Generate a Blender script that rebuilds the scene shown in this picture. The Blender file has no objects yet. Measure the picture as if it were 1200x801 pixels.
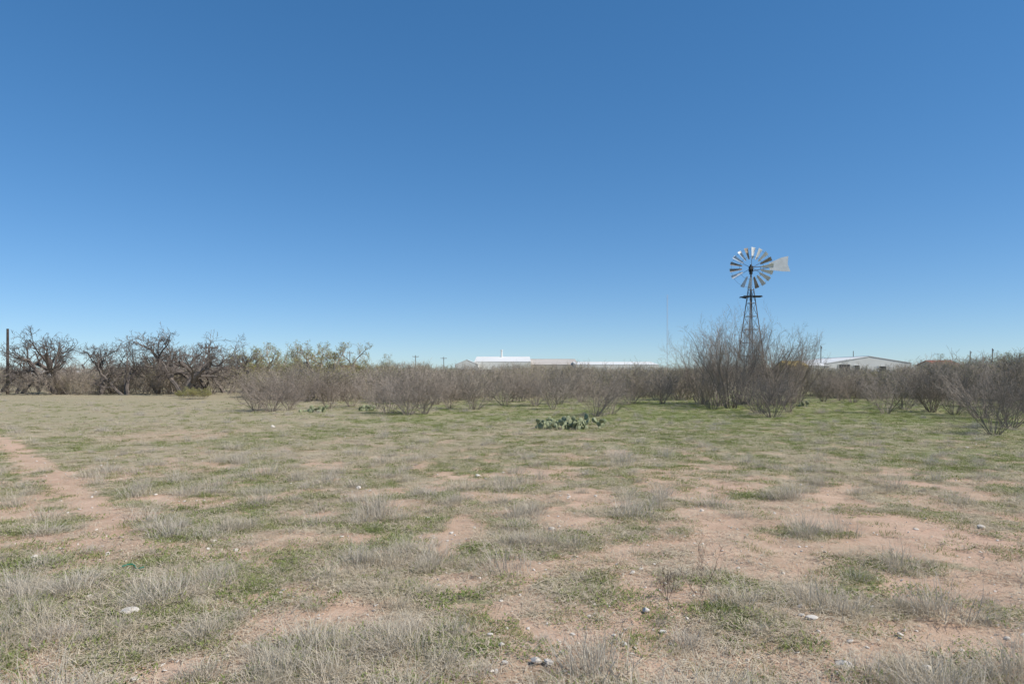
import bpy, math, random
import numpy as np
from mathutils import Vector, Matrix
random.seed(7); rng=np.random.default_rng(7)
S=bpy.context.scene
CH=1.7; F=800.0; HY=438.0
def PX(px,d): return (px-600)/F*d
def PZ(py,d): return CH+(HY-py)/F*d
def PD(py): return CH*F/(py-HY)
# ---------------------------------------------------------------- noise
def _h(ix,iy,s):
    ix=ix.astype(np.int64).astype(np.uint32); iy=iy.astype(np.int64).astype(np.uint32)
    n=ix*np.uint32(374761393)+iy*np.uint32(668265263)+np.uint32(s*7919+13)
    n=(n^(n>>np.uint32(13)))*np.uint32(1274126177)
    n=n^(n>>np.uint32(16))
    return (n&np.uint32(0xffffff)).astype(np.float64)/0xffffff
def vn(x,y,s=0):
    x=np.asarray(x,float);y=np.asarray(y,float)
    xi=np.floor(x);yi=np.floor(y);fx=x-xi;fy=y-yi
    fx=fx*fx*(3-2*fx);fy=fy*fy*(3-2*fy)
    a=_h(xi,yi,s);b=_h(xi+1,yi,s);c=_h(xi,yi+1,s);d=_h(xi+1,yi+1,s)
    return (a*(1-fx)+b*fx)*(1-fy)+(c*(1-fx)+d*fx)*fy
def fbm(x,y,sc,s=0,o=4):
    x=np.asarray(x,float)/sc;y=np.asarray(y,float)/sc;t=0;a=.5;m=0
    for i in range(o):
        t=t+a*vn(x+i*17.3,y-i*9.1,s+i);m+=a;a*=.5;x=x*2.03;y=y*2.03
    return t/m
def sst(a,b,v):
    t=np.clip((v-a)/(b-a),0,1);return t*t*(3-2*t)
def gz(x,y):
    d=np.hypot(x,y)
    f=1-sst(60,110,d)
    return f*((fbm(x,y,1.6,3,3)-.5)*.05+(fbm(x,y,.35,5,3)-.5)*.03+(fbm(x,y,14,8,2)-.5)*.12)
# ---------------------------------------------------------------- masks
path=[(PX(-60,26),26),(PX(0,17.6),17.6),(PX(40,13.0),13.0),(PX(80,10.4),10.4),(PX(115,8.6),8.6),(PX(135,7.2),7.2),(PX(110,6.2),6.2)]
ELL=[(1020,618,.95,.85,1.15),(915,672,.5,.4,1.),(850,660,.4,.35,.85),(705,745,.6,.5,1.),(770,690,.4,.3,.85),(820,785,.6,.3,.85),
     (620,790,.5,.25,.7),(560,735,.25,.25,.6),(430,712,.35,.2,.7),(330,628,.35,.3,.6),(190,645,.35,.3,.6),(640,556,.6,1.0,.5),(800,560,.9,1.0,.35),
     (200,550,1.0,1.0,.4),(480,600,.4,.4,.3),(90,745,.2,.15,.6),(1150,760,.4,.3,.7),(960,770,.4,.3,.8),(20,600,.6,.5,.7),(215,508,2.0,2.5,.4),(930,600,.7,.7,.6),(1100,700,.4,.3,.5)]
def bare(x,y):
    x=np.asarray(x,float);y=np.asarray(y,float)
    wx=x+(fbm(x,y,.45,21,4)-.5)*.8; wy=y+(fbm(x,y,.45,22,4)-.5)*.9
    d=np.hypot(x,y)
    b=sst(.47,.65,fbm(x,y,.55,31,4)+.07*sst(-1,3,x)*(1-sst(8,14,d))-.03*sst(7,12,d)-.04*(1-sst(-3,-.5,x)))*(.88-.55*sst(9,16,d))
    for px,py,a,c,w in ELL:
        dd=PD(py);cx=PX(px,dd)
        q=np.sqrt(((wx-cx)/a)**2+((wy-dd)/c)**2)
        b=np.maximum(b,w*(1-sst(.6,1.3,q)))
    for (x0,y0),(x1,y1) in zip(path[:-1],path[1:]):
        dx,dy=x1-x0,y1-y0
        t=np.clip(((wx-x0)*dx+(wy-y0)*dy)/(dx*dx+dy*dy),0,1)
        q=np.hypot(wx-x0-t*dx,wy-y0-t*dy)
        b=np.maximum(b,1.*(1-sst(.1,.4,q)))
    return np.clip(b,0,1.1)
def green(x,y):
    d=np.hypot(x,y);ang=x/np.maximum(y,.5)
    g=sst(.38,.60,fbm(x,y,1.2,41,4))
    near=1-sst(9,15,d)
    left=1-sst(-.65,-.2,ang)
    right=sst(.0,.3,ang)*sst(12,19,d)*(1-sst(60,85,d))
    v=g*(.55+.45*left*near)+.30*left*near+.16
    v=v*(1-.25*sst(14,30,d)*(1-right))+right*.60*(.4+.6*sst(.35,.65,fbm(x,y,5,47,3)))
    cen=sst(-.4,0,ang)*sst(14,22,d)*(1-sst(60,85,d))*.22
    leftfar=(1-sst(-.45,-.1,ang))*sst(18,30,d)
    return np.clip((v+cen)*(1-.6*leftfar),0,1)
# ---------------------------------------------------------------- materials
def newmat(name):
    m=bpy.data.materials.new(name);m.use_nodes=True
    nt=m.node_tree;b=nt.nodes['Principled BSDF'];b.inputs['Roughness'].default_value=.85
    b.inputs['Specular IOR Level'].default_value=.2
    return m,nt,b
def mix(nt,fac,a,b,mode='MIX'):
    n=nt.nodes.new('ShaderNodeMix');n.data_type='RGBA';n.blend_type=mode
    for s,v in ((n.inputs[0],fac),(n.inputs[6],a),(n.inputs[7],b)):
        if isinstance(v,bpy.types.NodeSocket): nt.links.new(v,s)
        elif isinstance(v,(int,float)): s.default_value=v
        else: s.default_value=(*v,1)
    return n.outputs[2]
def mrange(nt,v,a,b,c=0,d=1):
    n=nt.nodes.new('ShaderNodeMapRange')
    nt.links.new(v,n.inputs[0])
    for i,k in enumerate((a,b,c,d)): n.inputs[i+1].default_value=k
    return n.outputs[0]
def noise(nt,scale,detail=4,rough=.6,vec=None):
    n=nt.nodes.new('ShaderNodeTexNoise');n.inputs['Scale'].default_value=scale
    n.inputs['Detail'].default_value=detail;n.inputs['Roughness'].default_value=rough
    if vec is None:
        t=nt.nodes.new('ShaderNodeTexCoord');vec=t.outputs['Object']
    nt.links.new(vec,n.inputs['Vector']);return n.outputs['Fac']
def attr(nt,name,typ='GEOMETRY'):
    n=nt.nodes.new('ShaderNodeAttribute');n.attribute_name=name;n.attribute_type=typ;return n.outputs['Fac']
def simple(name,c1,c2,scale=3,rough=.8,metal=0):
    m,nt,b=newmat(name)
    nt.links.new(mix(nt,mrange(nt,noise(nt,scale),.35,.65),c1,c2),b.inputs['Base Color'])
    b.inputs['Roughness'].default_value=rough;b.inputs['Metallic'].default_value=metal
    return m
def plantmat(name,c1,c2,c3,transl=.25):
    m,nt,b=newmat(name)
    col=mix(nt,attr(nt,'rnd'),c1,c2)
    oi=nt.nodes.new('ShaderNodeObjectInfo')
    col=mix(nt,mrange(nt,oi.outputs['Random'],0,1,0,.7),col,c3)
    df=nt.nodes.new('ShaderNodeBsdfDiffuse');nt.links.new(col,df.inputs[0]);out=df.outputs[0]
    nt.nodes.remove(b)
    if transl>0:
        t=nt.nodes.new('ShaderNodeBsdfTranslucent');nt.links.new(col,t.inputs[0])
        ms=nt.nodes.new('ShaderNodeMixShader');ms.inputs[0].default_value=transl
        nt.links.new(out,ms.inputs[1]);nt.links.new(t.outputs[0],ms.inputs[2]);out=ms.outputs[0]
    nt.links.new(out,nt.nodes['Material Output'].inputs[0])
    return m
# ---------------------------------------------------------------- mesh helpers
def mkmesh(name,V,Fc,mat=None,rnd=None,smooth=False):
    me=bpy.data.meshes.new(name);me.from_pydata([tuple(v) for v in V],[],Fc)
    if rnd is not None:
        a=me.attributes.new('rnd','FLOAT','POINT');a.data.foreach_set('value',np.asarray(rnd,np.float32))
    if mat: me.materials.append(mat)
    if smooth: me.polygons.foreach_set('use_smooth',[True]*len(me.polygons))
    me.update();return me
def link(name,me,parent=None,loc=(0,0,0),rot=(0,0,0),sc=(1,1,1)):
    o=bpy.data.objects.new(name,me);S.collection.objects.link(o)
    o.location=loc;o.rotation_euler=rot;o.scale=sc
    if parent: o.parent=parent
    return o
def empty(name,loc=(0,0,0),rz=0):
    o=bpy.data.objects.new(name,None);S.collection.objects.link(o);o.location=loc;o.rotation_euler=(0,0,rz);return o
class MB:
    def __init__(s): s.V=[];s.F=[]
    def box(s,c,d,M=None):
        b=len(s.V);x,y,z=[k/2 for k in d]
        for dx,dy,dz in ((-x,-y,-z),(x,-y,-z),(x,y,-z),(-x,y,-z),(-x,-y,z),(x,-y,z),(x,y,z),(-x,y,z)):
            v=Vector((dx,dy,dz))
            if M: v=M@v
            s.V.append((c[0]+v[0],c[1]+v[1],c[2]+v[2]))
        for f in ((0,3,2,1),(4,5,6,7),(0,1,5,4),(1,2,6,5),(2,3,7,6),(3,0,4,7)): s.F.append(tuple(b+i for i in f))
    def tube(s,p,q,r0,r1=None,n=6):
        if r1 is None:r1=r0
        p=Vector(p);q=Vector(q);d=(q-p).normalized()
        u=d.orthogonal().normalized();w=d.cross(u);b=len(s.V)
        for c,r in ((p,r0),(q,r1)):
            for i in range(n):
                a=2*math.pi*i/n;s.V.append(tuple(c+(u*math.cos(a)+w*math.sin(a))*r))
        for i in range(n): s.F.append((b+i,b+(i+1)%n,b+n+(i+1)%n,b+n+i))
        s.F.append(tuple(b+i for i in range(n-1,-1,-1)));s.F.append(tuple(b+n+i for i in range(n)))
    def poly(s,pts):
        b=len(s.V);s.V+= [tuple(p) for p in pts];s.F.append(tuple(range(b,b+len(pts))))
    def mesh(s,name,mat,smooth=False): return mkmesh(name,s.V,s.F,mat,None,smooth)
# ---------------------------------------------------------------- camera, light
cam=bpy.data.cameras.new('camera');co=bpy.data.objects.new('camera',cam);S.collection.objects.link(co)
co.location=(0,0,CH);co.rotation_euler=(math.radians(90),0,0)
cam.sensor_width=36;cam.lens=24;cam.shift_y=(HY-400.5)/1200;cam.clip_end=6000;S.camera=co
EL=math.radians(47);AZ=math.radians(112)
sd=Vector((math.sin(AZ)*math.cos(EL),math.cos(AZ)*math.cos(EL),math.sin(EL)))
sl=bpy.data.lights.new('sun','SUN');sl.energy=5.0;sl.angle=math.radians(.53);sl.color=(1,.96,.90)
so=bpy.data.objects.new('sun',sl);S.collection.objects.link(so);so.rotation_euler=sd.to_track_quat('Z','Y').to_euler()
w=bpy.data.worlds.new('World');S.world=w;w.use_nodes=True
nt=w.node_tree;sk=nt.nodes.new('ShaderNodeTexSky');sk.sky_type='NISHITA';sk.sun_disc=False
sk.sun_elevation=EL;sk.sun_rotation=AZ;sk.altitude=1500;sk.air_density=.9;sk.dust_density=.2;sk.ozone_density=3.0
SB=.13
def wmul(src,c):
    n=nt.nodes.new('ShaderNodeMix');n.data_type='RGBA';n.blend_type='MULTIPLY';n.inputs[0].default_value=1;n.inputs[7].default_value=(*c,1)
    nt.links.new(src,n.inputs[6]);return n.outputs[2]
hs=nt.nodes.new('ShaderNodeHueSaturation');hs.inputs['Saturation'].default_value=1.28
nt.links.new(sk.outputs[0],hs.inputs['Color'])
c_=wmul(hs.outputs[0],(.88*SB,.98*SB,1.06*SB))
gm=nt.nodes.new('ShaderNodeGamma');gm.inputs[1].default_value=.70;nt.links.new(c_,gm.inputs[0])
c_=wmul(gm.outputs[0],(.68/SB,.755/SB,.84/SB))
nt.links.new(c_,nt.nodes['Background'].inputs[0]);nt.nodes['Background'].inputs[1].default_value=SB
S.view_settings.view_transform='Standard';S.view_settings.look='None';S.view_settings.exposure=0
# ---------------------------------------------------------------- ground
nx,ny=900,900
a=7.3
xs=np.sinh(np.linspace(-1,1,nx)*a)*(2200/math.sinh(a))
t=np.linspace(-.62,1,ny);ys=4.5+np.sinh(t*a)*(2500/math.sinh(a))
X,Y=np.meshgrid(xs,ys);x=X.ravel();y=Y.ravel();z=gz(x,y)
co_=np.stack([x,y,z],1).astype(np.float32)
me=bpy.data.meshes.new('ground');me.vertices.add(nx*ny);me.vertices.foreach_set('co',co_.ravel())
i=(np.arange(ny-1)[:,None]*nx+np.arange(nx-1)[None,:]).ravel()
q=np.stack([i,i+1,i+nx+1,i+nx],1).astype(np.int32)
me.loops.add(q.size);me.loops.foreach_set('vertex_index',q.ravel())
me.polygons.add(len(q));me.polygons.foreach_set('loop_start',np.arange(0,q.size,4,dtype=np.int32))
me.polygons.foreach_set('use_smooth',np.ones(len(q),bool))
for n,v in (('bare',bare(x,y)),('green',green(x,y)),('far',sst(9,28,np.hypot(x,y)))):
    at=me.attributes.new(n,'FLOAT','POINT');at.data.foreach_set('value',v.astype(np.float32))
me.update(calc_edges=True);me.validate()
m,nt,b=newmat('soil_and_grass')
tc=nt.nodes.new('ShaderNodeTexCoord').outputs['Object']
n1=noise(nt,2.2,4,.65,tc);n2=noise(nt,26,5,.78,tc);n3=noise(nt,7,5,.72,tc);n4=noise(nt,.5,5,.65,tc);n5=noise(nt,130,3,.7,tc)
soil=mix(nt,mrange(nt,n1,.35,.65),(.50,.32,.215),(.62,.425,.30))
soil=mix(nt,mrange(nt,n2,.5,.66,0,.5),soil,(.35,.23,.16))
soil=mix(nt,mrange(nt,n5,.56,.72,0,.6),soil,(.70,.59,.47))
straw=mix(nt,mrange(nt,n2,.38,.62),(.23,.19,.115),(.47,.395,.26))
gr=mix(nt,mrange(nt,n2,.38,.62),(.115,.14,.045),(.25,.265,.105))
gf=nt.nodes.new('ShaderNodeMath');gf.operation='ADD';nt.links.new(attr(nt,'green'),gf.inputs[0]);nt.links.new(mrange(nt,mix(nt,.5,n3,n2),.35,.65,-.4,.4),gf.inputs[1])
cover=mix(nt,mrange(nt,gf.outputs[0],.05,.85),straw,gr)
bf=nt.nodes.new('ShaderNodeMath');bf.operation='ADD';nt.links.new(attr(nt,'bare'),bf.inputs[0])
nt.links.new(mrange(nt,mix(nt,.55,n3,n2),.34,.66,-.6,.6),bf.inputs[1])
bf2=nt.nodes.new('ShaderNodeMath');bf2.operation='SUBTRACT';nt.links.new(bf.outputs[0],bf2.inputs[0]);nt.links.new(mrange(nt,attr(nt,'far'),0,1,-.15,.12),bf2.inputs[1])
col=mix(nt,mrange(nt,bf2.outputs[0],.2,.5),cover,soil)
col=mix(nt,mrange(nt,n4,.35,.65,0,.25),col,(.40,.325,.20))
nt.links.new(col,b.inputs['Base Color']);b.inputs['Roughness'].default_value=.95
bp=nt.nodes.new('ShaderNodeBump');bp.inputs['Strength'].default_value=.8;bp.inputs['Distance'].default_value=.02
nt.links.new(n2,bp.inputs['Height']);nt.links.new(bp.outputs[0],b.inputs['Normal'])
me.materials.append(m);link('ground',me)
# ---------------------------------------------------------------- grass templates
def blades(n,rad,h0,h1,lean,w,segs=3,pw=.7):
    V=[];Fc=[];R=[]
    for k in range(n):
        r=rad*random.random()**pw;a=random.uniform(0,6.283)
        bx,by=r*math.cos(a),r*math.sin(a)
        h=random.uniform(h0,h1)*(1-.35*(r/rad)**2);aa=a+random.gauss(0,.9)
        ln=random.uniform(.2,1)*lean*(.5+r/rad)
        dx,dy=math.cos(aa),math.sin(aa);sx,sy=-dy,dx
        tw=random.uniform(-1,1);sx,sy=sx*math.cos(tw)+dx*math.sin(tw),sy*math.cos(tw)+dy*math.sin(tw)
        rv=random.random();base=len(V);ww=w*random.uniform(.6,1.3)
        kx,ky=random.gauss(0,.12)*h,random.gauss(0,.12)*h
        for s in range(segs+1):
            t=s/segs
            px=bx+dx*h*ln*t*t+kx*math.sin(t*3);py=by+dy*h*ln*t*t+ky*math.sin(t*3);pz=h*t*(1-.35*ln*t)-.01
            wd=ww*(1-.85*t)/2
            V.append((px-sx*wd,py-sy*wd,pz));V.append((px+sx*wd,py+sy*wd,pz));R+=[rv,rv]
        for s in range(segs): q=base+2*s;Fc.append((q,q+1,q+3,q+2))
    return V,Fc,R
def litter(n,rad,L,w):
    V=[];Fc=[];R=[]
    for k in range(n):
        r=rad*math.sqrt(random.random());a=random.uniform(0,6.283);x,y=r*math.cos(a),r*math.sin(a)
        b_=random.uniform(0,6.283);l=random.uniform(.3,1)*L;z0=random.uniform(0.0,.02);z1=random.uniform(.0,.03)
        dx,dy=math.cos(b_)*l,math.sin(b_)*l;q=len(V);ux,uy=-math.sin(b_)*w/2,math.cos(b_)*w/2
        V+=[(x-ux,y-uy,z0),(x+ux,y+uy,z0),(x+dx+ux*.4,y+dy+uy*.4,z1),(x+dx-ux*.4,y+dy-uy*.4,z1)];Fc.append((q,q+1,q+2,q+3));R+=[random.random()]*4
    return V,Fc,R
def rosette(n,rad,w):
    V=[];Fc=[];R=[]
    for k in range(n):
        r=rad*math.sqrt(random.random());a=random.uniform(0,6.283);x,y=r*math.cos(a),r*math.sin(a)
        b_=random.uniform(0,6.283);l=random.uniform(.5,1.2)*w*2.4;z0=random.uniform(0,.02);up=random.uniform(.1,1.)*l
        dx,dy=math.cos(b_)*l,math.sin(b_)*l;ux,uy=-math.sin(b_)*w/2,math.cos(b_)*w/2;q=len(V)
        V+=[(x,y,z0),(x+dx*.5+ux,y+dy*.5+uy,z0+up*.6),(x+dx,y+dy,z0+up),(x+dx*.5-ux,y+dy*.5-uy,z0+up*.6)];Fc.append((q,q+1,q+2,q+3));R+=[random.random()]*4
    return V,Fc,R
M_dry=plantmat('dry_grass',(.72,.62,.44),(.46,.38,.255),(.58,.50,.36),.25)
M_grey=plantmat('grey_weed',(.66,.59,.48),(.40,.35,.28),(.58,.50,.37),.2)
M_green=plantmat('green_grass',(.15,.21,.055),(.28,.315,.11),(.34,.335,.15),.3)
M_lit=plantmat('straw_litter',(.68,.58,.42),(.36,.28,.19),(.52,.44,.32),0)
def coll(name,objs):
    c=bpy.data.collections.new(name)
    for i,me in enumerate(objs):
        o=bpy.data.objects.new('%s_%02d'%(name,i),me);c.objects.link(o)
    return c
def tmpl(name,g,mat): return mkmesh(name,g[0],g[1],mat,g[2])
dryT=[tmpl('dry',blades(90,.12+.03*i,.05,.16+.025*i,1.0,.0038,3),M_dry) for i in range(4)]
greyT=[tmpl('grey',blades(230,.11+.03*i,.05,.19+.03*i,1.1,.0032,3,.9),M_grey) for i in range(4)]
greenT=[tmpl('green',blades(80,.13+.03*i,.03,.08+.012*i,.9,.005,2),M_green) for i in range(3)]+[tmpl('rosette',rosette(90,.16+.03*i,.013),M_green) for i in range(3)]
litT=[tmpl('lit',litter(110,.24,.11,.004),M_lit) for i in range(3)]+[tmpl('short',blades(80,.2,.02,.06,1.4,.0035,1),M_lit) for i in range(2)]
def scatter(name,pts,rot,sc,idx,c):
    n=len(pts);me=bpy.data.meshes.new(name);me.vertices.add(n);me.vertices.foreach_set('co',np.asarray(pts,np.float32).ravel())
    for an,ty,key,v in (('rot','FLOAT_VECTOR','vector',rot),('sc','FLOAT_VECTOR','vector',sc),('vi','INT','value',idx)):
        at=me.attributes.new(an,ty,'POINT');at.data.foreach_set(key,np.asarray(v,np.int32 if ty=='INT' else np.float32).ravel())
    o=link(name,me)
    g=bpy.data.node_groups.new(name+'_nodes','GeometryNodeTree')
    g.interface.new_socket('Geometry',in_out='INPUT',socket_type='NodeSocketGeometry')
    g.interface.new_socket('Geometry',in_out='OUTPUT',socket_type='NodeSocketGeometry')
    N=g.nodes;L=g.links
    gi=N.new('NodeGroupInput');go=N.new('NodeGroupOutput');ip=N.new('GeometryNodeInstanceOnPoints')
    ci=N.new('GeometryNodeCollectionInfo');ci.inputs['Collection'].default_value=c
    ci.inputs['Separate Children'].default_value=True;ci.inputs['Reset Children'].default_value=True
    L.new(gi.outputs[0],ip.inputs['Points']);L.new(ci.outputs[0],ip.inputs['Instance']);ip.inputs['Pick Instance'].default_value=True
    for an,ty,s in (('rot','FLOAT_VECTOR','Rotation'),('sc','FLOAT_VECTOR','Scale'),('vi','INT','Instance Index')):
        na=N.new('GeometryNodeInputNamedAttribute');na.data_type=ty;na.inputs[0].default_value=an
        out=[k for k in na.outputs if k.enabled][0];L.new(out,ip.inputs[s])
    L.new(ip.outputs[0],go.inputs[0])
    md=o.modifiers.new('scatter','NODES');md.node_group=g
    return o
def sample(n,dmin,dmax,power):
    u=rng.random(n);e=2-power
    d=(dmin**e+u*(dmax**e-dmin**e))**(1/e)
    an=rng.uniform(-.74,.74,n)
    return d*np.tan(an)/1.0*.98, d
def scat_grass(name,n,dmin,dmax,power,prob,c,nt_,s0,s1,zs=1.0,grow=.0,sp=1):
    x,y=sample(n,dmin,dmax,power);k=rng.random(n)<prob(x,y);x=x[k];y=y[k];n=len(x)
    z=gz(x,y);s=(s0+(s1-s0)*rng.random(n)**sp)*(1+grow*sst(8,30,y))
    scl=np.stack([s,s,s*rng.uniform(.7,1.2,n)*zs],1)
    rot=np.stack([rng.normal(0,.08,n),rng.normal(0,.08,n),rng.uniform(0,6.28,n)],1)
    scatter(name,np.stack([x,y,z],1),rot,scl,rng.integers(0,nt_,n),c);print(name,n)
cd=coll('dry_t',dryT);cg=coll('grey_t',greyT);cgr=coll('green_t',greenT);cl=coll('lit_t',litT)
def clump(x,y,s,a,b,sc=.9): return sst(a,b,fbm(x,y,sc,s,3))
scat_grass('grey_weed_tufts',9500,2.4,45,1.4,lambda x,y:(1-np.minimum(bare(x,y),1))**1.2*(.14+.5*clump(x,y,51,.50,.62,.4)*(.4+.6*clump(x,y,55,.42,.58,2.0)))*(1-.6*sst(9,18,y)),cg,4,.45,1.6,1,.0,1.6)
scat_grass('dry_grass_tufts',14000,2.4,60,1.25,lambda x,y:(1-np.minimum(bare(x,y),1))**1.5*(.26+.4*clump(x,y,61,.46,.62,.6))*(1-.5*green(x,y)),cd,4,.35,.95,1,.15)
scat_grass('green_grass_tufts',36000,2.4,42,1.4,lambda x,y:(1-.9*np.minimum(bare(x,y),1))*np.clip((green(x,y)*1.+.12)*(.3+.7*clump(x,y,71,.42,.6,.3)),0,1),cgr,6,.45,1.05,1,.3)
scat_grass('straw_litter',19000,2.4,24,1.45,lambda x,y:(1-.85*np.minimum(bare(x,y),1))*.8,cl,5,.6,1.2,1,.3)
# ---------------------------------------------------------------- stones
M_stone=simple('limestone',(.52,.46,.38),(.72,.66,.58),12,.9)
def rockmesh(seed,sub=2):
    import bmesh
    bm=bmesh.new();bmesh.ops.create_icosphere(bm,subdivisions=sub,radius=1)
    rr=random.Random(seed)
    sx,sy,sz=rr.uniform(.8,1.2),rr.uniform(.6,1),rr.uniform(.4,.65)
    pl=[(Vector((rr.gauss(0,1),rr.gauss(0,1),rr.gauss(0,1))).normalized(),rr.uniform(.55,.85)) for _ in range(9)]
    for v in bm.verts:
        for nn,dd in pl:
            k=v.co.dot(nn)
            if k>dd: v.co-=nn*(k-dd)
        v.co=Vector((v.co.x*sx,v.co.y*sy,v.co.z*sz))
    me=bpy.data.meshes.new('rock');bm.to_mesh(me);bm.free();me.materials.append(M_stone);return me
rocks=[rockmesh(i) for i in range(5)]
cr=coll('rock_t',rocks)
x,y=sample(9500,2.4,24,1.5);k=rng.random(len(x))<(.15+.85*bare(x,y));x=x[k];y=y[k];n=len(x)
s=.005+.014*rng.random(n)**3+.018*(rng.random(n)>.965)
scatter('pebbles',np.stack([x,y,gz(x,y)+s*.3],1),np.stack([rng.normal(0,.3,n),rng.normal(0,.3,n),rng.uniform(0,6,n)],1),np.stack([s,s,s],1),rng.integers(0,5,n),cr)
for px,py,s in ((628,780,.045),(643,781,.035),(152,722,.055),(951,729,.038),(939,725,.022),(1085,789,.04),(985,781,.034),(757,719,.04),(777,743,.026),(40,655,.045),(575,748,.022),(1020,712,.026),(878,737,.026),(1150,620,.045),(105,700,.03),(690,768,.02),(1055,745,.024),(560,560,.06),(420,575,.05),(320,500,.08)):
    d=PD(py);x_=PX(px,d)
    link('limestone_rock',random.choice(rocks),None,(x_,d,float(gz(x_,d))+s*.5),(random.gauss(0,.2),random.gauss(0,.2),random.uniform(0,6)),(s,s,s))
# ---------------------------------------------------------------- bare shrubs and trees
def rv(): return Vector((random.gauss(0,1),random.gauss(0,1),random.gauss(0,1)))
def grow(out,tips,p,d,L,r,lev,P):
    n=P['seg'][lev];pts=[p.copy()];rad=[r];rend=r*P['taper'][lev];dirs=[d.copy()]
    for i in range(n):
        d=(d+rv()*P['wig'][lev]+Vector((0,0,P['up'][lev]))).normalized()
        p=p+d*(L/n)
        if p.z<.02 and lev>0: d.z=abs(d.z);p.z=.02
        pts.append(p.copy());dirs.append(d.copy());rad.append(r+(rend-r)*(i+1)/n)
    out.append((pts,rad))
    if lev>=len(P['kids']): tips.append(pts[-1]);tips.append(pts[len(pts)//2]);return
    k=P['kids'][lev];k=max(1,int(round(random.gauss(k,k*.2))))
    for j in range(k):
        t=P['t0'][lev]+(1-P['t0'][lev])*((j+random.random())/k)
        f=t*n;i=min(int(f),n-1);q=pts[i].lerp(pts[i+1],f-i);dd=dirs[i+1]
        side=dd.cross(rv()).normalized();an=random.uniform(*P['ang'][lev])
        nd=(dd*math.cos(an)+side*math.sin(an)).normalized()
        rr=(rad[i]+(rad[i+1]-rad[i])*(f-i))*P['rr'][lev]
        grow(out,tips,q,nd,L*random.uniform(*P['lr'][lev])*(1.15-.45*t),max(rr,P['rmin']),lev+1,P)
def plantmesh(name,paths,mat,tips=None,leafmat=None,leafn=0,leafs=.03):
    V=[];Fc=[];R=[];mi=[]
    for pts,rad in paths:
        n=6 if rad[0]>.05 else 3
        base=len(V);rn=random.random();K=len(pts)
        for i,p in enumerate(pts):
            d=(pts[min(i+1,K-1)]-pts[max(i-1,0)]).normalized()
            u=d.cross(Vector((.3,.9,.31))).normalized();w_=d.cross(u)
            for k in range(n):
                a_=6.2832*k/n;V.append(p+(u*math.cos(a_)+w_*math.sin(a_))*rad[i]);R.append(rn)
        for i in range(K-1):
            for k in range(n):
                b0=base+i*n;Fc.append((b0+k,b0+(k+1)%n,b0+n+(k+1)%n,b0+n+k));mi.append(0)
    if leafmat:
        for tp in tips:
            for _ in range(leafn):
                c=tp+rv()*leafs*1.6;a1=rv().normalized()*leafs;a2=a1.cross(rv()).normalized()*leafs*.5;q=len(V)
                V+=[c-a1,c+a2,c+a1,c-a2];R+=[random.random()]*4;Fc.append((q,q+1,q+2,q+3));mi.append(1)
    me=mkmesh(name,V,Fc,mat,R)
    if leafmat: me.materials.append(leafmat);me.polygons.foreach_set('material_index',mi)
    return me
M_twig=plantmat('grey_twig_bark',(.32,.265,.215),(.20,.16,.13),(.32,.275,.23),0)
M_twighaze=plantmat('hazed_twig_bark',(.38,.315,.25),(.26,.215,.17),(.39,.335,.265),0)  # twig bark lightened so distance haze is painted into the colour
M_bark=plantmat('dark_mesquite_bark',(.12,.10,.085),(.20,.17,.145),(.17,.14,.12),0)
M_bud=plantmat('yellow_green_buds',(.42,.40,.14),(.30,.30,.10),(.38,.34,.16),.3)
PS=dict(seg=[6,4,3,2],wig=[.13,.2,.25,.25],up=[.03,.06,.06,.05],taper=[.4,.4,.5,.6],kids=[7,5,2],t0=[.2,.2,.2],
        ang=[(.35,.8),(.4,.9),(.4,1.)],rr=[.55,.6,.7],lr=[(.35,.55),(.4,.65),(.4,.7)],rmin=.003)
def shrub(seed,stems,spread,H=1.8,r0=.014,P=PS,mat=M_twig,leaf=0,base=.18,ls=.018):
    random.seed(seed);out=[];tips=[]
    for i in range(stems):
        a=6.283*i/stems+random.uniform(-.4,.4);th=abs(random.gauss(spread,.22))
        d=Vector((math.cos(a)*math.sin(th),math.sin(a)*math.sin(th),math.cos(th)))
        rb=base*math.sqrt(random.random())
        grow(out,tips,Vector((math.cos(a)*rb,math.sin(a)*rb,-.03)),d,H*random.uniform(.7,1.08),r0*random.uniform(.7,1.2),0,P)
    return plantmesh('shrub',out,mat,tips,M_bud if leaf else None,leaf,ls)
shT=[shrub(10+i,18+i%3*2,.55,1.8) for i in range(5)]
PF=dict(PS,kids=[7,4],seg=[5,3,2],rmin=.008)
shFar=[shrub(40+i,12,.55,2.2,.019,PF,M_twighaze,1 if i>3 else 0,.4,.03) for i in range(6)]
PT=dict(seg=[9,6,4,3],wig=[.10,.14,.2,.2],up=[.02,.05,.06,.05],taper=[.3,.35,.5,.6],kids=[8,5,3],t0=[.25,.2,.2],
        ang=[(.25,.6),(.35,.8),(.4,.9)],rr=[.5,.6,.7],lr=[(.28,.45),(.35,.6),(.4,.7)],rmin=.0035)
tallT=[shrub(70+i,20,.42,4.6,.036,PT,M_twig,0,.5) for i in range(3)]
PB=dict(seg=[7,8,6,4,3],wig=[.16,.24,.26,.28,.25],up=[.0,.02,.01,.02,.03],taper=[.6,.35,.35,.5,.6],kids=[5,6,5,4],t0=[.35,.25,.2,.2],
        ang=[(.5,1.1),(.45,1.0),(.4,1.0),(.4,1.)],rr=[.62,.55,.5,.6],lr=[(.6,.85),(.45,.7),(.4,.6),(.4,.7)],rmin=.006)
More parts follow.
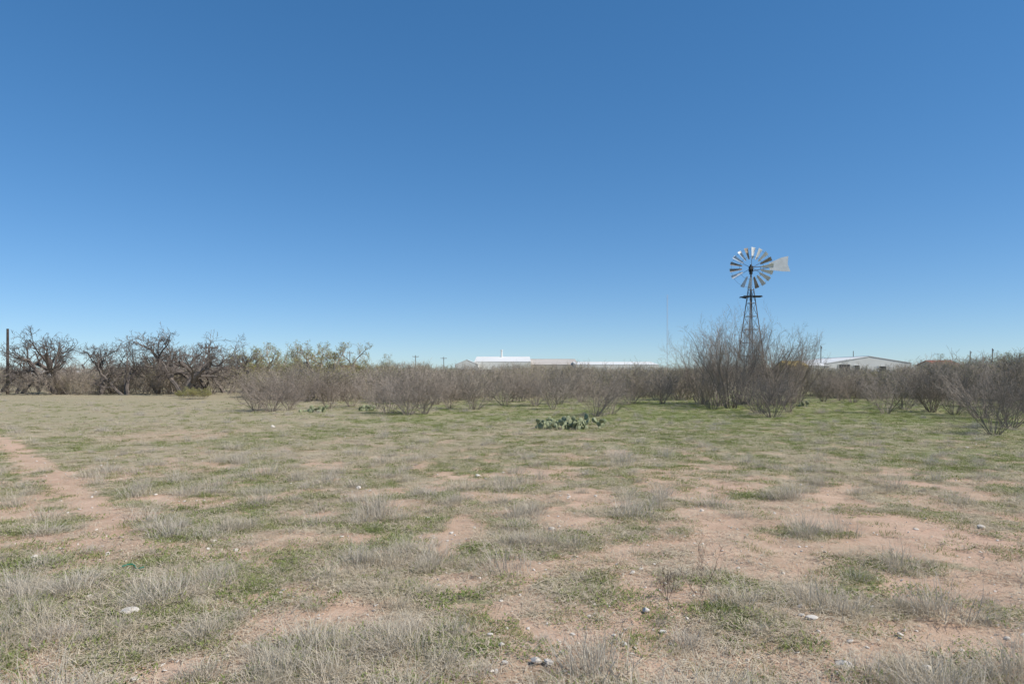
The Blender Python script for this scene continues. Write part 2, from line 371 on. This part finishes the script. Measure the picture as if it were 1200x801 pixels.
def tree(seed,H,leaf=0,mat=M_bark):
    random.seed(seed);out=[];tips=[]
    for s in range(random.choice((2,3,3))):
        a=random.uniform(0,6.28);th=random.uniform(.15,.6)
        d=Vector((math.cos(a)*math.sin(th),math.sin(a)*math.sin(th),math.cos(th)))
        grow(out,tips,Vector((random.uniform(-.2,.2),random.uniform(-.2,.2),-.1)),d,H*random.uniform(.4,.55),.12*random.uniform(.7,1.1),0,PB)
    return plantmesh('tree',out,mat,tips,M_bud if leaf else None,leaf,.035)
def zmax(me): return sorted(v.co.z for v in me.vertices)[int(len(me.vertices)*.995)]
trT=[tree(100+i,4.8) for i in range(6)];trB=[tree(130+i,4.6,1,M_twighaze) for i in range(3)]
for me in shT+shFar+tallT+trT+trB: me['h']=zmax(me)
def put(name,me,px,d,ptop,wid=1.0):
    H=PZ(ptop,d);s=H/me['h'];x_=PX(px,d)
    return link(name,me,None,(x_,d,float(gz(x_,d))-.02),(0,0,random.uniform(0,6.28)),(s*wid,s*wid,s))
random.seed(5)
for i,(px,d,pt) in enumerate(((22,60,418),(72,58,388),(118,56,401),(150,55,396),(186,58,402),(214,53,387),(240,56,393),(268,60,407),(100,64,404),(170,66,403),(48,66,410),(135,60,402),(3,64,420),(200,66,404))):
    put('bare_mesquite_tree',trT[i%6],px,d,pt,1.0)
for i,(px,d,pt) in enumerate(((308,60,401),(345,64,403),(372,58,401),(400,62,403),(425,66,410),(290,66,408),(330,70,406),(455,74,415),(1190,80,412),(1150,90,414),(1100,95,415))):
    put('budding_mesquite_tree',trB[i%3],px,d,pt,1.05)
front=[(300,32,440,1.1),(318,31.5,435,1.25),(340,33,438,1.2),(385,34,439,1.),(412,36,436,1),(455,30,432,1),(478,29,427,1),(497,29.5,434,1),(440,34,436,1),(527,34,434,1),(556,33,429,1.1),(590,37,437,1),
 (628,36,428,1.1),(655,38,431,1),(700,28,433,1.15),(716,29.5,438,1.),(740,38,434,1),(776,38,432,.9),(648,33,440,1),(510,38,430,1),(470,40,432,1),(610,42,432,1),(680,41,433,1),(360,42,436,1),
 (835,33,428,1),(905,27,430,1.0),(890,30,425,1),(925,31,436,1),(1000,40,434,1),(1020,42,433,1),(1038,30,430,1.05),(1060,33,432,1),(1092,31,422,1),(1118,29,430,1),(1165,19.5,436,.95),(1185,22,432,1),(1150,27,420,1),(1215,24,426,1),(1080,38,424,1),(965,42,435,1),(985,44,433,1),(1130,36,424,1),(1180,34,418,1)]
for i,(px,d,pt,wd) in enumerate(front): put('mesquite_shrub',shT[i%5],px,d,pt,wd)
for i,(px,d,pt,wd) in enumerate(((843,36,362,.9),(868,38,368,.85),(912,37,372,.9),(900,39,384,.9),(822,38,388,.85),(932,40,392,.85),(856,34,385,.9))): put('tall_bare_shrub',tallT[i%3],px,d,pt,wd)
yb=shrub(210,9,.6,1.0,.01,PS,M_twig,5,.2);yb['h']=zmax(yb)
for px,d,pt in ((226,46,452),(214,48,456),(238,47,455)): put('yellow_green_shrub',yb,px,d,pt,1.3)
cf=coll('far_t',shFar)
N_=2500;ang=rng.uniform(-.9,.9,N_)
pxs=600+800*ang
edge=np.interp(pxs,[-200,0,270,300,430,520,620,800,950,1000,1200,1400],[56,56,54,46,42,40,43,44,48,46,42,40])
y=edge+(rng.random(N_)**1.5)*(140);x=ang*y
keep=rng.random(N_)<np.clip(.14+1.*sst(.41,.57,fbm(x,y,6,91,2)),0,1)
x=x[keep];y=y[keep];pxs=pxs[keep];n=len(x);print('thicket',n)
topp=np.interp(pxs,[0,270,430,520,540,620,780,800,940,960,1070,1090,1200],[430,428,427,427,430,429,430,428,427,430,430,422,419])+rng.normal(0,3,n)-8*(rng.random(n)>.96)
H=np.clip(1.7+(438-topp)/800*y,1.0,4.2)*rng.choice([.5,.7,.9,1,1],n)
s=H/np.mean([m_['h'] for m_ in shFar])
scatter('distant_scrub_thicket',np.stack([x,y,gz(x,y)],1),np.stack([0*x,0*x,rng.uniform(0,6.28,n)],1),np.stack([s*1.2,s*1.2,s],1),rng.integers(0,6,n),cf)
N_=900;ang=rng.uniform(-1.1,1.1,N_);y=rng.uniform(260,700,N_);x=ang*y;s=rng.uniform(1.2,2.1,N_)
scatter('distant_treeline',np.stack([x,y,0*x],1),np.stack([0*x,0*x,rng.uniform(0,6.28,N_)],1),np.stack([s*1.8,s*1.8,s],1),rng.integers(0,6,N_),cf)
random.seed(77)
PW=dict(seg=[5,4,3],wig=[.12,.15,.2],up=[.05,.1,.08],taper=[.5,.5,.5],kids=[6,3],t0=[.3,.3],ang=[(.35,.8),(.4,.8)],rr=[.6,.7],lr=[(.4,.6),(.4,.6)],rmin=.0014)
M_redtwig=plantmat('reddish_weed_stem',(.19,.125,.09),(.14,.095,.075),(.18,.13,.10),0)
def weed(seed,st,H):
    random.seed(seed);out=[];tips=[]
    for i in range(st):
        a=random.uniform(0,6.28);th=random.uniform(.1,.75);grow(out,tips,Vector((0,0,-.02)),Vector((math.cos(a)*math.sin(th),math.sin(a)*math.sin(th),math.cos(th))),H,.0028,0,PW)
    return plantmesh('weed',out,M_redtwig)
wm=weed(5,3,.34);wm2=weed(6,4,.2)
for px,py,me_,s in ((820,702,wm,1),(783,705,wm2,1)):
    d=PD(py);link('twiggy_weed',me_,None,(PX(px,d),d,float(gz(PX(px,d),d))),(0,0,random.uniform(0,6)),(s,s,s))
# ---------------------------------------------------------------- prickly pear
M_pear=simple('prickly_pear_pad',(.20,.225,.125),(.31,.32,.19),9,.75)
def padmesh(seed,wid,tiers):
    rr=random.Random(seed);V=[];Fc=[]
    nu,nv=12,7
    def pad(base,up,nrm,h,w_):
        side=up.cross(nrm).normalized();b0=len(V)
        for j in range(nv+1):
            v=j/nv*math.pi;t=(1-math.cos(v))/2;rr_=math.sin(v)*(0.75+.35*t)
            for i in range(nu):
                a=6.2832*i/nu
                V.append(tuple(base+up*h*t+side*math.cos(a)*rr_*w_/2+nrm*math.sin(a)*rr_*.022))
        for j in range(nv):
            for i in range(nu): Fc.append((b0+j*nu+i,b0+j*nu+(i+1)%nu,b0+(j+1)*nu+(i+1)%nu,b0+(j+1)*nu+i))
    def rec(base,up,lev):
        h=rr.uniform(.15,.23);w_=h*rr.uniform(.78,.98);az=rr.gauss(1.57,.8)+.4;nrm=Vector((math.cos(az),math.sin(az),rr.gauss(0,.2)))
        nrm=(nrm-up*nrm.dot(up)).normalized();pad(base,up,nrm,h,w_);side=up.cross(nrm)
        if lev<tiers:
            for k in range(rr.choice((1,2,2,3))):
                s=rr.uniform(-.9,.9);rec(base+up*h*(.93-.25*abs(s))+side*w_*.42*s,(up+side*s*1.1+nrm*rr.gauss(0,.3)).normalized(),lev+1)
    for i in range(int(wid*14)):
        x_=rr.uniform(-wid/2,wid/2);y_=rr.uniform(-.4,.4)
        up=Vector((rr.gauss(0,.5),rr.gauss(0,.5),1)).normalized();rec(Vector((x_,y_,-.02)),up,rr.choice((1,1,0)))
    return mkmesh('prickly_pear',V,Fc,M_pear,None,True)
for px,py,wd,tr,sc in ((642,503,1.0,2,.78),(680,503,1.2,2,.92),(662,500,.8,1,.7),(362,482,1.5,1,.9),(425,480,1.0,1,.85),(938,476,.8,1,.9)):
    d=PD(py);link('prickly_pear_cactus',padmesh(px,wd,tr),None,(PX(px,d),d,float(gz(PX(px,d),d))),(0,0,0),(sc,sc,sc))
# ---------------------------------------------------------------- windmill
D=42.0;wx=PX(880,D)
M_galv=simple('weathered_galvanised',(.66,.65,.62),(.78,.77,.74),4,.6,0)
M_rust=simple('rusty_blade',(.26,.19,.13),(.42,.36,.29),6,.8)
M_tower=simple('tower_steel',(.14,.12,.11),(.22,.19,.17),2,.7,.2)
M_dark=simple('dark_engine',(.03,.03,.032),(.06,.055,.05),5,.6)
wmz=empty('windmill',(wx,D,0))
ztop=PZ(338,D);hubz=PZ(315,D)
mb=MB();bw=.80;tw=.11
def leg(i,z):
    t=z/ztop;h_=bw+(tw-bw)*t;sx,sy=((-1,-1),(1,-1),(1,1),(-1,1))[i];a=.30
    X_,Y_=sx*h_,sy*h_;return Vector((X_*math.cos(a)-Y_*math.sin(a),X_*math.sin(a)+Y_*math.cos(a),z))
for i in range(4): mb.tube(leg(i,-.1),leg(i,ztop),.035,.028,4)
lv=[.4+k*(ztop-.5)/8 for k in range(9)]
for k,z_ in enumerate(lv):
    for i in range(4):
        mb.tube(leg(i,z_),leg((i+1)%4,z_),.018,n=4)
        if k<8:
            mb.tube(leg(i,z_),leg((i+1)%4,lv[k+1]),.008,n=3);mb.tube(leg((i+1)%4,z_),leg(i,lv[k+1]),.008,n=3)
link('tower',mb.mesh('tower',M_tower),wmz)
mb=MB();pz=PZ(348,D)
mb.box((-.38,0,pz),(.52,.5,.04));mb.box((.38,0,pz+.02),(.52,.5,.04));mb.box((0,-.3,pz+.045),(1.1,.08,.04));mb.box((0,.3,pz+.045),(1.1,.08,.04))
mb.tube((-.62,0,pz-.01),(-.3,0,pz-.08),.03);link('platform',mb.mesh('platform',M_dark),wmz)
mb=MB();mb.tube((0,0,ztop-.6),(0,0,hubz-.1),.05,n=8);mb.tube((0,0,0),(0,0,ztop-.6),.02,n=6);link('mast_pipe',mb.mesh('mast_pipe',M_tower),wmz)
head=empty('head',(0,0,hubz));head.parent=wmz;head.rotation_euler=(0,0,math.radians(-14))
mb=MB();mb.box((0,.02,0),(.24,.42,.30));mb.tube((0,-.42,0),(0,.3,0),.07,n=10);mb.tube((0,.05,.1),(0,.05,.28),.09,.05,n=8);mb.box((0,.0,-.22),(.18,.2,.2))
link('gearbox',mb.mesh('gearbox',M_dark),head)
R=1.27;yw=-.36
mb=MB()
def ring(mb,r,y_,n,th):
    for i in range(n):
        a=6.2832*i/n;b_=6.2832*(i+1)/n
        mb.tube((r*math.cos(a),y_,r*math.sin(a)),(r*math.cos(b_),y_,r*math.sin(b_)),th,n=4)
ring(mb,R*.55,yw+.03,30,.010);ring(mb,R*.93,yw+.05,36,.007)
for i in range(6):
    a=6.2832*(i+.5)/6
    for s in (-.035,.035): mb.tube((.05*math.cos(a),yw-.02,.05*math.sin(a)),(R*.93*math.cos(a+s),yw+.04,R*.93*math.sin(a+s)),.009,n=4)
mb.tube((0,yw-.12,0),(0,yw+.1,0),.085,n=12)
link('wheel_frame',mb.mesh('wheel_frame',M_tower),head)
NB=18
for mi_,(mt,nm) in enumerate(((M_galv,'galvanised_blades'),(M_rust,'rusty_blades'))):
    mb=MB()
    for i in range(NB):
        if i in (11,): continue
        isr=i in (1,5,8,9,14)
        if isr!=(mi_==1): continue
        a=6.2832*(i+.25)/NB;er=Vector((math.cos(a),0,math.sin(a)));et=Vector((-math.sin(a),0,math.cos(a)));ey=Vector((0,1,0))
        r0,r1=R*.44,R;rows=[]
        for r_ in (r0,(r0+r1)/2,r1):
            w2=.5*(.11+(.30-.11)*(r_-r0)/(r1-r0));row=[]
            for k in range(5):
                u=(k/4-.5)*2;pit=math.radians(-36)
                off=et*(u*w2*math.cos(pit))+ey*(u*w2*math.sin(pit)+.03*(1-u*u))
                row.append(er*r_+off+ey*yw)
            rows.append(row)
        b0=len(mb.V)
        for row in rows: mb.V+=[tuple(p) for p in row]
        for j in range(2):
            for k in range(4): q=b0+j*5+k;mb.F.append((q,q+1,q+6,q+5))
    o=link(nm,mb.mesh(nm,mt),head);sm=o.modifiers.new('s','SOLIDIFY');sm.thickness=.004
tail=empty('tail',(0,.22,.0));tail.parent=head;tail.rotation_euler=(0,math.radians(-7),math.radians(8))
mb=MB();mb.tube((0,0,.12),(1.3,0,.06),.02,n=6);mb.tube((0,0,-.12),(1.3,0,-.02),.02,n=6);mb.tube((1.15,0,.05),(2.1,0,.03),.015,n=6);mb.tube((.6,0,.09),(.6,0,-.07),.012)
link('tail_boom',mb.mesh('tail_boom',M_tower),tail)
mb=MB();out=[(1.12,.22),(1.25,.27),(1.9,.47),(2.32,.50),(2.22,.02),(2.32,-.46),(1.85,-.38),(1.25,-.22),(1.12,-.2)]
mb.poly([(x_,-.03,z_) for x_,z_ in out]);mb.poly([(x_,-.04,z_) for x_,z_ in out][::-1])
n=len(out)
for i in range(n): mb.F.append((i,n+(n-1-i),n+(n-1-(i+1)%n),(i+1)%n))
link('tail_vane',mb.mesh('tail_vane',M_galv),tail)
# ---------------------------------------------------------------- buildings
M_white=simple('white_metal_siding',(.66,.64,.58),(.74,.72,.66),.15,.6)
M_roofw=simple('white_metal_roof',(.68,.66,.61),(.76,.74,.69),.1,.6)
M_roofg=simple('grey_tan_roof',(.46,.41,.35),(.52,.47,.41),.2,.8)
M_tan=simple('tan_wall',(.42,.36,.29),(.48,.42,.34),.2,.8)
M_yel=simple('yellow_wall',(.62,.42,.08),(.68,.48,.12),.2,.6)
M_red=simple('red_brown_roof',(.25,.11,.08),(.32,.15,.11),.3,.8)
M_open=simple('dark_opening',(.05,.05,.055),(.08,.08,.085),.5,.5)
def building(name,pl,pr,d,eave,ridge,depth,wallm,roofm,axis='x',openings=(),ov=.3):
    x0,x1=PX(pl,d),PX(pr,d);W=x1-x0;e=PZ(eave,d);r=PZ(ridge,d)
    E=empty(name,((x0+x1)/2,d,0));h=W/2
    if axis=='x':
        mb=MB();mb.poly([(-h,0,0),(h,0,0),(h,0,e),(-h,0,e)]);mb.poly([(h,depth,0),(-h,depth,0),(-h,depth,e),(h,depth,e)])
        for s in(-1,1): mb.poly([(s*h,0,0),(s*h,depth,0),(s*h,depth,e),(s*h,depth/2,r),(s*h,0,e)][::s])
        link('walls',mb.mesh('walls',wallm),E)
        mb=MB();k=(r-e)/(depth/2)
        for a_,b_ in((-ov,depth/2),(depth+ov,depth/2)):
            mb.poly([(-h-ov,a_,e-k*ov+.05),(h+ov,a_,e-k*ov+.05),(h+ov,b_,r+.05),(-h-ov,b_,r+.05)])
        o=link('roof',mb.mesh('roof',roofm),E)
    else:
        mb=MB();mb.poly([(-h,0,0),(h,0,0),(h,0,e),(0,0,r),(-h,0,e)]);mb.poly([(-h,depth,0),(-h,depth,e),(0,depth,r),(h,depth,e),(h,depth,0)])
        for s in(-1,1): mb.poly([(s*h,0,0),(s*h,depth,0),(s*h,depth,e),(s*h,0,e)])
        link('walls',mb.mesh('walls',wallm),E)
        mb=MB();k=(r-e)/h
        for s in(-1,1): mb.poly([(s*(h+ov),-ov,e-k*ov+.05),(0,-ov,r+.05),(0,depth+ov,r+.05),(s*(h+ov),depth+ov,e-k*ov+.05)])
        o=link('roof',mb.mesh('roof',roofm),E)
    sm=o.modifiers.new('s','SOLIDIFY');sm.thickness=.12
    for j,(a_,b_,top,bot) in enumerate(openings):
        xa,xb=PX(a_,d)-E.location.x,PX(b_,d)-E.location.x;zt=PZ(top,d);zb=max(PZ(bot,d),.05)
        mb=MB();mb.box(((xa+xb)/2,-.04,(zt+zb)/2),(xb-xa,.06,zt-zb));link('door_%d'%j,mb.mesh('door',M_open),E)
        mb=MB();fw=.15
        mb.box((xa-fw/2,-.06,(zt+zb)/2),(fw,.12,zt-zb));mb.box((xb+fw/2,-.06,(zt+zb)/2),(fw,.12,zt-zb));mb.box(((xa+xb)/2,-.06,zt+fw/2),(xb-xa+2*fw,.12,fw))
        link('door_frame_%d'%j,mb.mesh('frame',wallm),E)
    return E
A=building('white_metal_warehouse',556,622,215,423.5,417,26,M_white,M_roofw,'x',((570,576,433,442),(600,606,433,442)),.05)
mb=MB();mb.tube((-.5,13,6.5),(-.5,13,PZ(409,215)),.3,n=10);mb.tube((-.5,13,PZ(409,215)),(-.5,13,PZ(408,215)),.42,n=10);link('vent_stack',mb.mesh('stack',M_white),A)
building('white_metal_shed',533,560,205,427,421.5,14,M_white,M_roofw,'y',((540,546,433,440),),.05)
building('tan_roofed_building',618,678,220,427,420,24,M_tan,M_roofg,'x',((630,636,433,440),(650,656,433,440)),.05)
building('long_white_building',675,772,210,427,423.5,22,M_white,M_roofw,'x',((690,694,434,440),(720,724,434,440),(750,756,434,440)),.05)
building('gabled_white_barn',968,1068,170,425.5,417.5,30,M_white,M_roofw,'y',((983,996,427,438),(1001,1007,428,438),(1030,1038,429,438)),.1)
building('small_white_shed',948,972,165,428.5,425,10,M_white,M_roofw,'x',((955,960,432,438),),.1)
building('yellow_shed',924,947,160,428,423,8,M_yel,M_yel,'x',((930,935,432,438),),.1)
building('red_roofed_house',1100,1128,180,428,422,10,M_tan,M_red,'x',((1108,1112,431,436),))
building('low_white_house',8,78,120,441,435,12,M_white,M_roofw,'x',((30,34,442,446),(52,58,442,446)))
building('red_roofed_house',246,292,130,438,430,12,M_tan,M_red,'x',((260,264,439,443),))
building('red_roofed_house',388,412,150,433,428,10,M_tan,M_red,'x',((396,400,434,438),))
# ---------------------------------------------------------------- poles and mast
M_pole=simple('creosote_wood',(.055,.042,.034),(.10,.08,.065),3,.9)
M_polehaze=simple('hazed_pole_wood',(.14,.12,.10),(.20,.17,.15),3,.9)  # far poles: lighter wood colour stands in for atmospheric haze
def pole(px,d,pt,arm=True,r=.14,mt=M_pole,rz=.3):
    E=empty('utility_pole',(PX(px,d),d,0),rz);H=PZ(pt,d)
    mb=MB();mb.tube((0,0,-.2),(0,0,H),r,r*.7,n=10);link('post',mb.mesh('post',mt),E)
    if arm:
        mb=MB();mb.box((0,-.16,H-.5),(2.2,.1,.12))
        for k in (-1,-.45,.45,1): mb.tube((k,-.16,H-.44),(k,-.16,H-.22),.04,n=6)
        mb.tube((-.6,-.2,H-.5),(0,-.2,H-1.1),.02);mb.tube((.6,-.2,H-.5),(0,-.2,H-1.1),.02)
        link('crossarm',mb.mesh('crossarm',mt),E)
pole(9,58,385,False,.13);pole(245,90,403,True,.13,M_pole,.5);pole(28,140,417,True,.13,M_polehaze)
pole(962,170,405,True,.13,M_polehaze,1.2);pole(1163,160,408,True,.13,M_polehaze,1.);pole(410,180,411,True,.13,M_polehaze,.9);pole(487,230,416,True,.15,M_polehaze)
pole(1137,200,411,True,.15,M_polehaze,.8);pole(520,240,418,True,.15,M_polehaze,.2);pole(1000,230,411,False,.15,M_polehaze)
d=320;H=PZ(345,d);E=empty('lattice_antenna_mast',(PX(782,d),d,0));mb=MB();c3=[Vector((.28*math.cos(a_),.28*math.sin(a_),0)) for a_ in (0,2.094,4.189)]
for c_ in c3: mb.tube(c_,c_+Vector((0,0,H)),.035,n=4)
z_=0
while z_<H-.8:
    for i in range(3): mb.tube(c3[i]+Vector((0,0,z_)),c3[(i+1)%3]+Vector((0,0,z_+.8)),.02,n=3)
    z_+=.8
M_mast=simple('mast_steel',(.62,.62,.64),(.70,.70,.72),1,.6);link('lattice',mb.mesh('lattice',M_mast),E)
# ---------------------------------------------------------------- green hose scrap
M_hose=simple('green_hose_rubber',(.02,.16,.10),(.03,.2,.13),5,.5)
mb=MB();d=PD(667);x0=PX(143,d);pts=[Vector((x0+.03*i,d+.05*math.sin(i*.8),float(gz(x0+.03*i,d))+.04+.008*math.sin(i))) for i in range(8)]
for p_,q_ in zip(pts[:-1],pts[1:]): mb.tube(p_,q_,.006,n=8)
link('green_garden_hose',mb.mesh('hose',M_hose))
print('done')
